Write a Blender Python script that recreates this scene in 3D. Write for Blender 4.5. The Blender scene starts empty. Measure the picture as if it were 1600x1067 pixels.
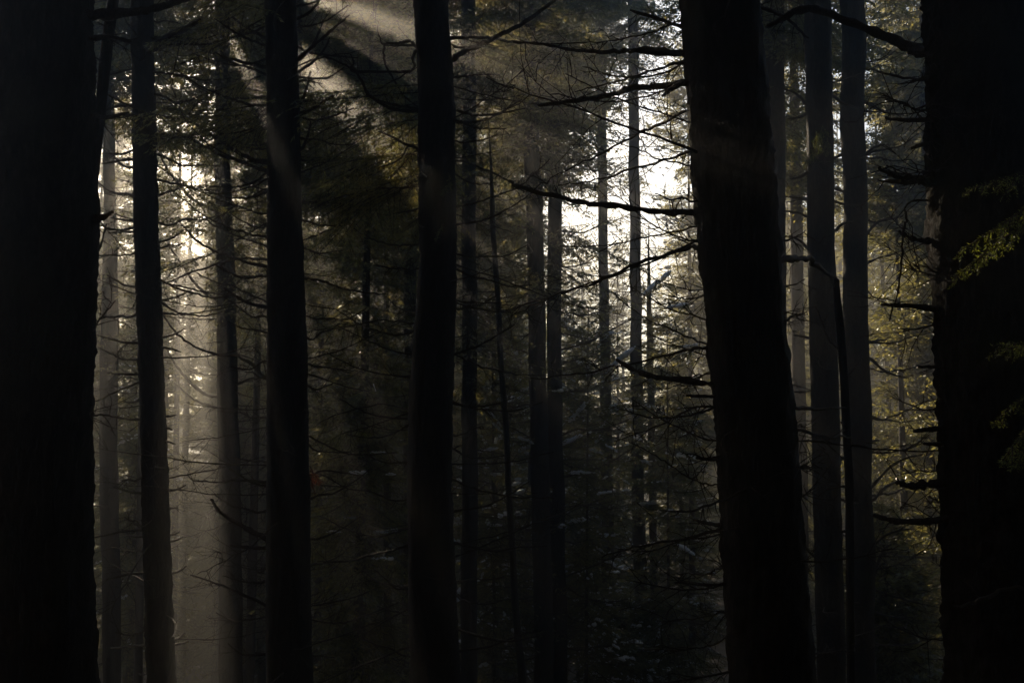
import bpy, math, random
import numpy as np
from mathutils import Vector

random.seed(11)
rng = np.random.default_rng(11)
scene = bpy.context.scene
COL = scene.collection
R = math.radians

# ------------------------------------------------------------------ camera model (photo pixels, 1600 x 1067)
F = 35.0 / 36.0 * 1600.0
PITCH = R(4.0)
CAM = np.array([0.0, 0.0, 1.6])
RIGHT = np.array([1.0, 0.0, 0.0])
UP = np.array([0.0, -math.sin(PITCH), math.cos(PITCH)])
FWD = np.array([0.0, math.cos(PITCH), math.sin(PITCH)])

def P(px, py, d):
    """Point seen at pixel (px, py) at distance d along the view axis."""
    return CAM + RIGHT * ((px - 800.0) / F * d) + UP * ((533.5 - py) / F * d) + FWD * d

# the sun: where the beams of the photograph converge
SUNPX = (300.0, -70.0)
S = P(SUNPX[0], SUNPX[1], 1.0) - CAM
S = S / np.linalg.norm(S)
SUN_EL = math.asin(S[2])
SUN_AZ = math.atan2(S[0], S[1])
SU = np.cross(S, [0, 0, 1.0]); SU /= np.linalg.norm(SU)
SV = np.cross(SU, S)

def suv(p):
    q = np.asarray(p) - CAM
    return q @ SU, q @ SV, q @ S

# gaps in the canopy through which sunlight falls: (pixel x, pixel y, distance, radius in metres)
GAPS = []
def gap(px, py, d, r):
    u, v, s = suv(P(px, py, d))
    GAPS.append((u, v, s, r))

def in_gap(c):
    """c: (n,3) points -> mask of those standing in the path of a beam."""
    q = c - CAM
    u = q @ SU; v = q @ SV; s = q @ S
    m = np.zeros(len(c), bool)
    k = np.random.default_rng(len(c)).uniform(0.65, 1.35, len(c)) ** 2   # ragged edges
    for gu, gv, gs, gr in GAPS:
        m |= ((u - gu) ** 2 + (v - gv) ** 2 < k * (gr * gr)) & (s > gs)
    return m

# ------------------------------------------------------------------ terrain
def ground_z(x, y):
    x = np.asarray(x, float); y = np.asarray(y, float)
    z = np.where(y < 0, -0.30 * y, -0.34 * y)
    low = -12.0
    t = np.clip((y - 25.0) / 30.0, 0, 1)
    z_flat = -8.5 + (low + 8.5) * (t * (2 - t))
    z = np.where(y > 25.0, z_flat, z)
    z = np.where(y < -20, 6.0 - 0.05 * (y + 20), z)
    far = np.clip((y - 75.0) / 110.0, 0, 1)
    z = z + 16.0 * far * far * (3 - 2 * far)
    z = z + 0.25 * np.sin(x * 0.41 + 1.3) * np.cos(y * 0.37) + 0.10 * np.sin(x * 1.7 + y * 1.1) + 0.5 * np.sin(x * 0.09 + 0.5)
    return z - (0.25 * math.sin(1.3) + 0.5 * math.sin(0.5)) * 1.0

# ------------------------------------------------------------------ materials
def new_mat(name):
    m = bpy.data.materials.new(name); m.use_nodes = True
    nt = m.node_tree
    for n in list(nt.nodes): nt.nodes.remove(n)
    out = nt.nodes.new('ShaderNodeOutputMaterial')
    return m, nt, out

def ramp(nt, fac, stops):
    r = nt.nodes.new('ShaderNodeValToRGB')
    els = r.color_ramp.elements
    while len(els) < len(stops): els.new(0.5)
    for e, (p, c) in zip(els, stops):
        e.position = p; e.color = (c[0], c[1], c[2], 1)
    nt.links.new(fac, r.inputs[0])
    return r.outputs[0]

def noise(nt, scale, detail=4.0, vec=None, rough=0.6):
    n = nt.nodes.new('ShaderNodeTexNoise')
    n.inputs['Scale'].default_value = scale; n.inputs['Detail'].default_value = detail
    n.inputs['Roughness'].default_value = rough
    if vec is not None: nt.links.new(vec, n.inputs['Vector'])
    return n.outputs[0]

def bark_material(name, dark, mid, pale, scale=1.0):
    m, nt, out = new_mat(name)
    tc = nt.nodes.new('ShaderNodeTexCoord')
    mp = nt.nodes.new('ShaderNodeMapping'); mp.inputs['Scale'].default_value = (9 * scale, 9 * scale, 2.6 * scale)
    nt.links.new(tc.outputs['Object'], mp.inputs[0])
    n1 = noise(nt, 3.0, 8.0, mp.outputs[0], 0.7)
    n2 = noise(nt, 1.1, 3.0, tc.outputs['Object'])
    col = ramp(nt, n1, [(0.3, dark), (0.52, mid), (0.75, pale)])
    lich = ramp(nt, n2, [(0.56, (0, 0, 0)), (0.68, (1, 1, 1))])
    mx = nt.nodes.new('ShaderNodeMix'); mx.data_type = 'RGBA'
    nt.links.new(lich, mx.inputs[0]); nt.links.new(col, mx.inputs[6])
    mx.inputs[7].default_value = (pale[0] * 0.7, pale[1] * 0.8, pale[2] * 0.6, 1)
    b = nt.nodes.new('ShaderNodeBsdfPrincipled')
    b.inputs['Roughness'].default_value = 0.85
    b.inputs['Specular IOR Level'].default_value = 0.25
    nt.links.new(mx.outputs[2], b.inputs['Base Color'])
    bp = nt.nodes.new('ShaderNodeBump'); bp.inputs['Strength'].default_value = 0.9; bp.inputs['Distance'].default_value = 0.03
    nt.links.new(n1, bp.inputs['Height']); nt.links.new(bp.outputs[0], b.inputs['Normal'])
    nt.links.new(b.outputs[0], out.inputs[0])
    return m

def foliage_material(name, diff, trans, spec=0.10, rough=0.32):
    m, nt, out = new_mat(name)
    geo = nt.nodes.new('ShaderNodeNewGeometry')
    tc = nt.nodes.new('ShaderNodeTexCoord')
    n = noise(nt, 0.9, 3.0, tc.outputs['Object'])
    add = nt.nodes.new('ShaderNodeMath'); add.operation = 'MULTIPLY_ADD'
    nt.links.new(geo.outputs['Random Per Island'], add.inputs[0]); add.inputs[1].default_value = 0.55
    nt.links.new(n, add.inputs[2])
    def var(c):
        return ramp(nt, add.outputs[0], [(0.35, tuple(k * 0.5 for k in c)), (0.75, c), (1.0, (c[0] * 1.7, c[1] * 1.5, c[2] * 1.3))])
    d = nt.nodes.new('ShaderNodeBsdfDiffuse'); nt.links.new(var(diff), d.inputs[0])
    t = nt.nodes.new('ShaderNodeBsdfTranslucent'); nt.links.new(var(trans), t.inputs[0])
    a = nt.nodes.new('ShaderNodeMixShader'); a.inputs[0].default_value = 0.5
    nt.links.new(d.outputs[0], a.inputs[1]); nt.links.new(t.outputs[0], a.inputs[2])
    g = nt.nodes.new('ShaderNodeBsdfGlossy'); g.inputs['Roughness'].default_value = rough
    g.inputs[0].default_value = (0.8, 0.8, 0.75, 1)
    mx = nt.nodes.new('ShaderNodeMixShader'); mx.inputs[0].default_value = spec
    nt.links.new(a.outputs[0], mx.inputs[1]); nt.links.new(g.outputs[0], mx.inputs[2])
    nt.links.new(mx.outputs[0], out.inputs[0])
    return m

def snow_material():
    m, nt, out = new_mat('snow')
    tc = nt.nodes.new('ShaderNodeTexCoord')
    b = nt.nodes.new('ShaderNodeBsdfPrincipled')
    b.inputs['Base Color'].default_value = (0.86, 0.88, 0.92, 1); b.inputs['Roughness'].default_value = 0.6
    bp = nt.nodes.new('ShaderNodeBump'); bp.inputs['Strength'].default_value = 0.4; bp.inputs['Distance'].default_value = 0.02
    nt.links.new(noise(nt, 30.0, 4.0, tc.outputs['Object']), bp.inputs['Height'])
    nt.links.new(bp.outputs[0], b.inputs['Normal']); nt.links.new(b.outputs[0], out.inputs[0])
    return m

def ground_material():
    m, nt, out = new_mat('forest_floor')
    tc = nt.nodes.new('ShaderNodeTexCoord')
    n1 = noise(nt, 2.2, 8.0, tc.outputs['Object'], 0.7)
    n2 = noise(nt, 0.35, 5.0, tc.outputs['Object'])
    soil = ramp(nt, n1, [(0.3, (0.018, 0.012, 0.008)), (0.55, (0.05, 0.034, 0.02)), (0.8, (0.06, 0.06, 0.025))])
    mask = ramp(nt, n2, [(0.62, (0, 0, 0)), (0.68, (1, 1, 1))])
    mx = nt.nodes.new('ShaderNodeMix'); mx.data_type = 'RGBA'
    nt.links.new(mask, mx.inputs[0]); nt.links.new(soil, mx.inputs[6]); mx.inputs[7].default_value = (0.75, 0.78, 0.84, 1)
    b = nt.nodes.new('ShaderNodeBsdfPrincipled'); b.inputs['Roughness'].default_value = 0.9
    nt.links.new(mx.outputs[2], b.inputs['Base Color'])
    bp = nt.nodes.new('ShaderNodeBump'); bp.inputs['Strength'].default_value = 0.8; bp.inputs['Distance'].default_value = 0.08
    nt.links.new(n1, bp.inputs['Height']); nt.links.new(bp.outputs[0], b.inputs['Normal'])
    nt.links.new(b.outputs[0], out.inputs[0])
    return m

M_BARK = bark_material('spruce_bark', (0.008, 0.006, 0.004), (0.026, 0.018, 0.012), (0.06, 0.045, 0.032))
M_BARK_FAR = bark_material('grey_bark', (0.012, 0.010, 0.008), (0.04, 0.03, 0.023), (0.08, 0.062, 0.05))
M_TWIG = bark_material('dead_twig_bark', (0.02, 0.014, 0.01), (0.06, 0.042, 0.03), (0.12, 0.09, 0.06), 3.0)
M_LEAF = foliage_material('spruce_needles', (0.032, 0.050, 0.022), (0.25, 0.235, 0.065), 0.07, 0.33)
M_LEAF_NEAR = foliage_material('fresh_spruce_needles', (0.05, 0.075, 0.015), (0.22, 0.26, 0.03), 0.08, 0.3)
M_RED = foliage_material('dead_red_needles', (0.12, 0.035, 0.012), (0.30, 0.07, 0.015), 0.05)
M_SNOW = snow_material()

# ------------------------------------------------------------------ mesh helpers
class MB:
    """Collects quads / tris in numpy blocks and links them as one mesh object."""
    def __init__(self):
        self.v = []; self.f = []; self.m = []; self.n = 0
    def add(self, verts, faces, mat=0):
        verts = np.asarray(verts, np.float32); faces = np.asarray(faces, np.int32)
        if len(faces) == 0: return
        self.v.append(verts); self.f.append(faces + self.n); self.m.append(np.full(len(faces), mat, np.int32)); self.n += len(verts)
    def quads(self, q, mat=0):
        q = np.asarray(q, np.float32)
        if len(q) == 0: return
        self.add(q.reshape(-1, 3), np.arange(len(q) * 4).reshape(-1, 4), mat)
    def build(self, name, mats, parent=None, smooth=False, origin=None):
        me = bpy.data.meshes.new(name)
        o = bpy.data.objects.new(name, me); COL.objects.link(o)
        if parent is not None: o.parent = parent
        org = np.asarray(origin if origin is not None else (parent['_o'] if parent is not None else (0, 0, 0)), float)
        if parent is None: o.location = org
        if self.n:
            v = np.concatenate(self.v) - org.astype(np.float32)
            k = [f.shape[1] for f in self.f]
            loops = np.concatenate([f.ravel() for f in self.f]).astype(np.int32)
            tot = np.concatenate([np.full(len(f), kk, np.int32) for f, kk in zip(self.f, k)])
            start = np.concatenate([[0], np.cumsum(tot)[:-1]]).astype(np.int32)
            me.vertices.add(len(v)); me.vertices.foreach_set('co', v.astype(np.float32).ravel())
            me.loops.add(len(loops)); me.loops.foreach_set('vertex_index', loops)
            me.polygons.add(len(tot)); me.polygons.foreach_set('loop_start', start)
            me.polygons.foreach_set('material_index', np.concatenate(self.m))
            if smooth: me.polygons.foreach_set('use_smooth', np.ones(len(tot), bool))
            me.update(calc_edges=True)
        for mm in (mats if isinstance(mats, (list, tuple)) else [mats]): me.materials.append(mm)
        return o

def catmull(pts, per):
    pts = np.asarray(pts, float)
    if len(pts) == 2: 
        t = np.linspace(0, 1, per + 1)[:, None]
        return pts[0] * (1 - t) + pts[1] * t
    p = np.vstack([2 * pts[0] - pts[1], pts, 2 * pts[-1] - pts[-2]])
    out = []
    for i in range(1, len(p) - 2):
        t = np.linspace(0, 1, per, endpoint=False)[:, None]
        a, b, c, d = p[i - 1], p[i], p[i + 1], p[i + 2]
        out.append(0.5 * (2 * b + (c - a) * t + (2 * a - 5 * b + 4 * c - d) * t ** 2 + (3 * b - a - 3 * c + d) * t ** 3))
    out.append(pts[-1][None])
    return np.vstack(out)

def tube(mb, pts, rad, seg=6, mat=0, cap=True):
    pts = np.asarray(pts, float); rad = np.asarray(rad, float)
    n = len(pts)
    tan = np.gradient(pts, axis=0)
    tan /= np.linalg.norm(tan, axis=1)[:, None] + 1e-9
    ref = np.array([0.0, 0.0, 1.0]) if abs(tan[0][2]) < 0.8 else np.array([1.0, 0.0, 0.0])
    a = np.cross(tan, ref); a /= np.linalg.norm(a, axis=1)[:, None] + 1e-9
    b = np.cross(tan, a)
    th = np.linspace(0, 2 * math.pi, seg, endpoint=False)
    ring = a[:, None, :] * np.cos(th)[None, :, None] + b[:, None, :] * np.sin(th)[None, :, None]
    v = pts[:, None, :] + ring * (rad[:, None, None] if rad.ndim == 1 else rad[:, :, None])
    idx = np.arange(n * seg).reshape(n, seg)
    q = np.stack([idx[:-1], np.roll(idx, -1, 1)[:-1], np.roll(idx, -1, 1)[1:], idx[1:]], -1).reshape(-1, 4)
    mb.add(v.reshape(-1, 3), q, mat)
    if cap:
        tip = np.vstack([v[-1], pts[-1] + tan[-1] * (rad[-1].mean() if rad.ndim > 1 else rad[-1])])
        mb.add(tip, np.array([[i, (i + 1) % seg, seg] for i in range(seg)]), mat)

def unit(v):
    return v / (np.linalg.norm(v) + 1e-9)

def make_root(name, loc, label, cat, group=None):
    o = bpy.data.objects.new(name, None); COL.objects.link(o)
    o.empty_display_size = 0.3
    o.location = [float(c) for c in loc]
    o['label'] = label; o['category'] = cat
    if group: o['group'] = group
    o['_o'] = [float(c) for c in loc]
    ROOTS.append(o)
    return o
ROOTS = []

# ------------------------------------------------------------------ spruce boughs
def bough(L, ds, tw, tl, w, rg, hang=0.3, blmax=0.75):
    """A needled spruce bough along +X: (leaf quads, twig-wood quads)."""
    leaf = []; wood = []
    def leafq(p, t, Ln, ww):
        s = np.cross(t, rg.normal(size=3)); s = unit(s)
        m = p + t * Ln * 0.45
        leaf.append([p, m + s * ww, p + t * Ln, m - s * ww])
    def stick(p, q, ww):
        s = unit(np.cross(q - p, rg.normal(size=3)))
        wood.append([p - s * ww, p + s * ww, q + s * ww * 0.4, q - s * ww * 0.4])
    bend = rg.normal() * 0.08
    def axis(x):
        t = x / L
        return np.array([x, bend * x * t, -0.16 * L * t ** 1.3 + 0.10 * L * t ** 4])
    xs = np.arange(0.12 * L + 0.05, L, ds)
    pts = [axis(x) for x in np.linspace(0, L, 9)]
    for a, b in zip(pts[:-1], pts[1:]):
        stick(a, b, 0.011); stick(a, b, 0.011)
    for k, x in enumerate(xs):
        p0 = axis(x); t = x / L
        if rg.random() < 0.12: continue
        for side in (-1, 1):
            ln = min(blmax, (0.46 * L * (1 - t) ** 0.75 + 0.07)) * rg.uniform(0.45, 1.1)
            ang = R(rg.uniform(42, 72))
            d = np.array([math.cos(ang), side * math.sin(ang), -hang * rg.uniform(0.2, 1.4)])
            d = unit(d)
            nseg = max(1, int(ln / tw))
            q = p0.copy(); prev = p0.copy()
            for j in range(nseg):
                d = unit(d + np.array([0.02, 0, -hang * 0.16]) + rg.normal(size=3) * 0.07)
                q = q + d * tw
                for s2 in (-1, 1):
                    if rg.random() < 0.85:
                        sd = unit(np.cross(d, np.array([0, 0, 1.0])))
                        td = unit(d * rg.uniform(0.5, 1.0) + sd * s2 * rg.uniform(0.4, 1.0) + np.array([0, 0, -hang * rg.uniform(0, 1.0)]) + rg.normal(size=3) * 0.12)
                        leafq(q - d * tw * 0.4, td, tl * rg.uniform(0.55, 1.15), w * rg.uniform(0.7, 1.2))
            leafq(q, d, tl, w)
            stick(p0, q, 0.005)
    leafq(axis(L), np.array([1.0, 0, 0.1]), tl, w)
    return np.array(leaf, np.float32), np.array(wood, np.float32)

BOUGHS = {}
for lod, (ds, tw, tl, w) in {0: (0.065, 0.045, 0.075, 0.009), 1: (0.10, 0.075, 0.125, 0.020), 2: (0.16, 0.12, 0.21, 0.040), 3: (0.30, 0.24, 0.50, 0.12)}.items():
    for Lc in (0.8, 1.4, 2.1, 3.0):
        BOUGHS[lod, Lc] = [bough(Lc, ds, tw, tl, w, np.random.default_rng(100 + lod * 31 + int(Lc * 10) + k)) for k in range(4)]

def crown(root, axis_fn, z0, z1, rad, nb, lod, keep=1.0, rg=None, low_bare=0.0, profile=0.8, name='crown', mat=None, carve=True, az=None, droop=0.0, snow=0.0, fine_to=None):
    """Whorled spruce crown: boughs from height z0 to z1 round the trunk axis, all one mesh of leaf-sized faces."""
    rg = rg or rng
    mb = MB()
    L_all = []; W_all = []; pads = []
    for i in range(nb):
        t = rg.random() ** 0.9
        z = z0 + (z1 - z0) * t
        ln = rad * ((1 - t) ** profile) * rg.uniform(0.65, 1.12) + 0.25
        if t < 0.12: ln *= rg.uniform(0.5, 0.95)
        Lc = min((0.8, 1.4, 2.1, 3.0), key=lambda q: abs(q - ln))
        lf, wd = BOUGHS[0 if fine_to and z < fine_to else lod, Lc][rg.integers(4)]
        sc = ln / Lc
        a = rg.uniform(0, 2 * math.pi) if az is None else rg.uniform(*az)
        el = R(-18 + 50 * t + rg.normal() * 9 - droop)
        roll = rg.normal() * 0.25
        ca, sa, ce, se = math.cos(a), math.sin(a), math.cos(el), math.sin(el)
        X = np.array([ca * ce, sa * ce, se]); Y0 = np.array([-sa, ca, 0]); Z0 = np.cross(X, Y0)
        Y = Y0 * math.cos(roll) + Z0 * math.sin(roll); Z = np.cross(X, Y)
        Rm = np.stack([X, Y, Z]).astype(np.float32)
        o = np.asarray(axis_fn(z), np.float32)
        f = rg.random(len(lf)) < keep
        L_all.append(lf[f] * sc @ Rm + o); W_all.append(wd * sc @ Rm + o)
        if snow and rg.random() < snow:
            for _ in range(rg.integers(2, 7)):
                s0 = rg.uniform(0.35, 0.9); pads.append((o + X * ln * s0 + Z * (-0.13 * ln * s0 ** 1.3) + Y * rg.normal() * 0.12 * ln, X, Y, (0.03 + 0.085 * rg.random() ** 2) * min(1, ln / 1.6)))
    lf = np.concatenate(L_all); wd = np.concatenate(W_all)
    if carve and GAPS:
        lf = lf[~in_gap(lf.mean(1))]; wd = wd[~in_gap(wd.mean(1))]
    mb.quads(lf, 0); mb.quads(wd, 1)
    c = mb.build(name, [mat or M_LEAF, M_TWIG], root)
    if pads:
        snow_mesh(root, pads, rg)
    return c

def snow_mesh(root, pads, rg):
    mb = MB()
    nu, nv = 10, 6
    for c, X, Y, r in pads:
        for _ in range(3):
            off = X * rg.normal() * r * 0.7 + Y * rg.normal() * r * 0.35
            rx, ry, rz = r * rg.uniform(0.6, 1.3), r * rg.uniform(0.4, 0.75), r * rg.uniform(0.35, 0.6)
            th = np.linspace(0, 2 * math.pi, nu, endpoint=False); ph = np.linspace(-1.2, math.pi / 2, nv)
            bump = 1 + 0.16 * rg.normal(size=(nv, nu))
            v = (c + off + np.array([0, 0, rz * 0.5]))[None, None] + (np.cos(ph)[:, None, None] * (np.cos(th)[None, :, None] * X * rx + np.sin(th)[None, :, None] * Y * ry) + np.sin(ph)[:, None, None] * np.array([0, 0, rz])) * bump[:, :, None]
            idx = np.arange(nu * nv).reshape(nv, nu)
            q = np.stack([idx[:-1], np.roll(idx, -1, 1)[:-1], np.roll(idx, -1, 1)[1:], idx[1:]], -1).reshape(-1, 4)
            mb.add(v.reshape(-1, 3), q)
    o = mb.build('snow', M_SNOW, root, smooth=True)
    o['kind'] = 'stuff'
    return o

# ------------------------------------------------------------------ trunks and dead limbs
class Trunk:
    """A trunk whose edges are read off the photograph as rows (y, x left, x right); it stands on the slope at distance d."""
    def __init__(self, d, rows, height=27.0, lean=0.0):
        self.d = d
        rows = sorted(rows)
        cs = []; rs = []
        for y, a, b in rows:
            cs.append(P((a + b) / 2, y, d)); rs.append((b - a) / 2 / F * d)
        cs = np.array(cs); rs = np.array(rs)
        o = np.argsort(cs[:, 2]); self.z = cs[o, 2]; self.xy = cs[o, :2]; self.r = rs[o]
        self.xy[:, 1] += lean * (self.z - self.z.mean())
        lo = (self.xy[-1] - self.xy[0]) / max(0.1, self.z[-1] - self.z[0])
        self.slope = np.clip(lo, -0.12, 0.12)
        self.top = self.z[0] + height
        b = self.axis(self.z[0] - 3)
        self.base_z = float(ground_z(b[0], b[1]))
        self.top = self.base_z + height
    def axis(self, z):
        z = float(z)
        if z <= self.z[0]: xy = self.xy[0] + self.slope * 0.6 * (z - self.z[0])
        elif z >= self.z[-1]: xy = self.xy[-1] + self.slope * 0.6 * (z - self.z[-1])
        else: xy = np.array([np.interp(z, self.z, self.xy[:, 0]), np.interp(z, self.z, self.xy[:, 1])])
        return np.array([xy[0], xy[1], z])
    def radius(self, z):
        if z <= self.z[0]: return self.r[0] * (1 + 0.012 * (self.z[0] - z)) + (0.10 * self.r[0] * math.exp(-(z - self.base_z) * 1.3) * 6)
        if z >= self.z[-1]:
            t = (z - self.z[-1]) / max(0.5, self.top - self.z[-1])
            return max(0.012, self.r[-1] * max(0.0, 1 - t) ** 0.85)
        return float(np.interp(z, self.z, self.r))
    def build(self, root, mat, seg, dz, rough, rg):
        zs = [self.base_z - 0.4]
        zlo, zhi = self.z[0] - 0.5, self.z[-1] + 0.8
        while zs[-1] < self.top:
            zs.append(zs[-1] + (dz if zlo < zs[-1] < zhi else max(dz, 0.3)))
        zs = np.array(zs)
        pts = np.array([self.axis(z) for z in zs])
        r0 = np.array([self.radius(z) for z in zs])
        for f in range(5):
            k = rg.uniform(0.5, 3.5)
            pts[:, :2] += np.sin(zs * k + rg.uniform(0, 6))[:, None] * rg.normal(size=2)[None] * (0.0025 if self.d < 13 else 0.008) / k ** .5
        n = len(zs)
        nz = rg.normal(size=(n, seg))
        # bark: fine plates + long swellings
        k = np.ones(5) / 5
        sm = np.apply_along_axis(lambda c: np.convolve(c, k, 'same'), 0, nz)
        sm = (sm + np.roll(sm, 1, 1)) * 0.9
        big = np.zeros((n, seg))
        th = np.linspace(0, 2 * math.pi, seg, endpoint=False)
        for f in range(6):
            big += np.sin(zs[:, None] * rg.uniform(0.4, 2.6) + th[None] * rg.integers(1, 4) + rg.uniform(0, 6)) / 6
        rr = r0[:, None] * (1 + 0.05 * big) + rough * (0.7 * sm + 0.35 * nz) * np.minimum(1, r0[:, None] / 0.1)
        mb = MB()
        tube(mb, pts, np.maximum(rr, 0.006), seg)
        return mb.build('trunk', mat, root, smooth=True)

def limb(root, pts, r0, r1, twigs=0, tl=0.4, rg=None, name='branch', mat=None, knob=0.12, seg=6, per=6, twig_r=0.003, fine=True):
    """One dead limb: a smoothed crooked tube with side twigs, one mesh."""
    rg = rg or rng
    c = catmull(pts, per)
    n = len(c)
    Ln = np.linalg.norm(np.diff(c, axis=0), axis=1).sum()
    jit = rg.normal(size=(n, 3)) * Ln * 0.0028; jit[0] = 0
    c = c + jit
    t = np.linspace(0, 1, n)
    rad = (r0 * (1 - t) ** 0.8 + r1 * t ** 0.5) * (1 + knob * rg.normal(size=n))
    rad[0] *= 1.7; rad[1] *= 1.35
    mb = MB()
    tube(mb, c, np.maximum(rad, 0.002), seg)
    for k in range(int(twigs * 1.7)):
        i = int(rg.uniform(0.18, 0.98) * (n - 1))
        tan = unit(c[min(i + 1, n - 1)] - c[max(i - 1, 0)])
        sd = unit(np.cross(tan, rg.normal(size=3)))
        ln = tl * rg.uniform(0.3, 1.2)
        d = unit(tan * rg.uniform(0.3, 1.0) + sd * rg.uniform(0.5, 1.0))
        q = [c[i]]
        for _ in range(4):
            d = unit(d + rg.normal(size=3) * 0.16 + np.array([0, 0, rg.uniform(-0.12, 0.12)]))
            q.append(q[-1] + d * ln / 4)
        q = np.array(q)
        tube(mb, q, np.linspace(twig_r * 1.4, twig_r * 0.5, 5), 3, cap=False)
        if fine:
            for m in range(rg.integers(0, 4)):
                j = rg.integers(1, 5); d2 = unit(d + rg.normal(size=3) * 0.8)
                tube(mb, np.array([q[j], q[j] + d2 * ln * 0.2, q[j] + unit(d2 + rg.normal(size=3) * 0.3) * ln * 0.42]), np.array([twig_r, twig_r * 0.8, twig_r * 0.4]), 3, cap=False)
    return mb.build(name, mat or M_TWIG, root, smooth=True)

def px_limb(root, tr, pix, w0, w1, dd=0.0, **kw):
    """A limb drawn along photo pixels, starting on its trunk and reaching dd metres nearer or farther at its tip."""
    n = len(pix); d = tr.d
    pts = []
    for i, (x, y) in enumerate(pix):
        t = i / max(1, n - 1)
        pts.append(P(x, y, d + dd * t))
    p0 = pts[0]; a = tr.axis(p0[2])
    pts = [a + (p0 - a) * 0.3] + pts
    return limb(root, pts, w0 / 2 / F * d, w1 / 2 / F * d, **kw)

def rand_limbs(root, tr, n, zlo, zhi, lmin, lmax, rg, r=0.011, twigs=6, az=None, up=(-0.5, 0.25), tr_=0.003):
    for i in range(n):
        z = zlo + (zhi - zlo) * (i + rg.random()) / n
        a = rg.uniform(0, 2 * math.pi) if az is None else rg.uniform(*az)
        L = rg.uniform(lmin, lmax) * (0.4 if rg.random() < 0.3 else 1.0)
        o = tr.axis(z)
        d = np.array([math.cos(a), math.sin(a), rg.uniform(*up)]); d = unit(d)
        curve = rg.uniform(-0.05, 0.5)
        pts = [o + d * tr.radius(z) * 0.6]
        p = o + d * tr.radius(z)
        pts.append(p)
        side = np.array([-math.sin(a), math.cos(a), 0]) * rg.normal() * 0.12
        for k in range(5):
            d = unit(d + np.array([0, 0, curve * 0.22]) + side + rg.normal(size=3) * 0.05)
            p = p + d * L / 5; pts.append(p)
        limb(root, pts, r * rg.uniform(0.7, 1.3) * (0.6 + 0.4 * L / lmax), 0.003, twigs=int(twigs * L / lmax * rg.uniform(0.5, 1.5)), tl=0.22 * L + 0.12, rg=rg, seg=5, per=3, twig_r=tr_)

# ------------------------------------------------------------------ canopy gaps (where the beams of the photograph fall)
grng = np.random.default_rng(8)
def chinks(n, px0, px1, py0, py1, d, r0, r1, skew=0.0):
    """A cluster of small chinks: together they let one soft, streaked beam through."""
    for _ in range(n):
        t = grng.random()
        gap(px0 + (px1 - px0) * grng.random() + skew * t, py0 + (py1 - py0) * t, d, grng.uniform(r0, r1))
chinks(75, 264, 318, 490, 620, 20, .10, .24)
chinks(70, 262, 325, 600, 800, 20, .10, .24, 12)
chinks(26, 155, 205, 330, 640, 21, .08, .17); chinks(18, 335, 372, 200, 480, 19, .08, .15); chinks(14, 250, 330, 260, 470, 24, .08, .16)
chinks(20, 700, 745, 80, 330, 21, .07, .14); chinks(26, 815, 880, 180, 430, 22, .08, .16); chinks(7, 1312, 1352, 250, 480, 14.5, .06, .12); chinks(10, 1195, 1226, 150, 380, 18, .07, .14)
chinks(10, 318, 345, 560, 760, 20, .08, .16, 10)
for k in range(70):
    t = grng.random(); gap(432 + 32 * t + grng.uniform(-15, 15), 205 + 78 * t + grng.uniform(-7, 7), 10.4, grng.uniform(.035, .085))
for k in range(18):
    t = grng.random(); gap(428 + 30 * t + grng.uniform(-8, 8), 560 + 150 * t, 11, grng.uniform(.04, .10))
chinks(34, 500, 522, 112, 150, 19, .08, .20); chinks(34, 516, 545, 138, 172, 19, .08, .20); chinks(46, 590, 610, -20, 50, 14.57, .06, .15)
for k in range(26):
    gap(grng.uniform(545, 648), grng.uniform(180, 310), grng.uniform(12.2, 13.6), grng.uniform(.05, .14))
for x, y, d, r in [(600, 235, 12.8, .16), (575, 210, 13.0, .16)]:
    gap(x, y, d, r)
for x, y, d, r in [(760, 150, 32, .8), (800, 250, 32, .7), (850, 120, 27, .7), (740, 60, 25, .6), (900, 60, 27, .6), (830, 30, 27, .5), (880, 260, 37, .7), (720, 330, 33, .5),
                   (300, 150, 30, .4), (380, 120, 27, .3), (270, 300, 34, .4), (390, 330, 27, .3),
                   (1060, 300, 37, .5), (1240, 200, 40, 1.2), (1240, 420, 40, 1.2), (1400, 250, 39, 1.3), (1410, 130, 39, 1.0),
                   (845, 340, 22, .25),
                   (1400, 640, 24, 1.3), (1425, 850, 24, 1.4), (1380, 540, 25, 1.2), (1440, 740, 24, 1.3), (1400, 930, 24, 1.0), (1410, 450, 25, 1.2), (1425, 330, 32, 1.2), (1425, 470, 32, 1.3), (1430, 620, 32, 1.3)]:
    gap(x, y, d, r)
for k in range(130):                     # small chinks between the boughs
    gap(grng.uniform(470, 1060), grng.uniform(90, 470), grng.uniform(22, 38), grng.uniform(0.06, 0.19))
for k in range(80):
    gap(grng.uniform(150, 430), grng.uniform(20, 480), grng.uniform(24, 40), grng.uniform(0.06, 0.17))
for x, y, d, r in [(1451, 380, 6.0, 0.15), (1449, 320, 6.0, 0.13), (1454, 440, 6.0, .13), (1316, 220, 16.5, .14), (1317, 280, 16.5, .14), (1318, 340, 16.5, .14), (1320, 420, 16.5, .14), (1322, 500, 16.5, .12), (1323, 900, 16.2, .16), (1550, 365, 4.1, 0.30), (1590, 540, 4.1, 0.14), (1590, 640, 4.1, 0.16), (1280, 215, 15.3, 0.3), (530, 510, 14, 0.2), (525, 680, 14, 0.22), (490, 745, 11.8, 0.1)]:
    gap(x, y, d, r)

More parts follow.
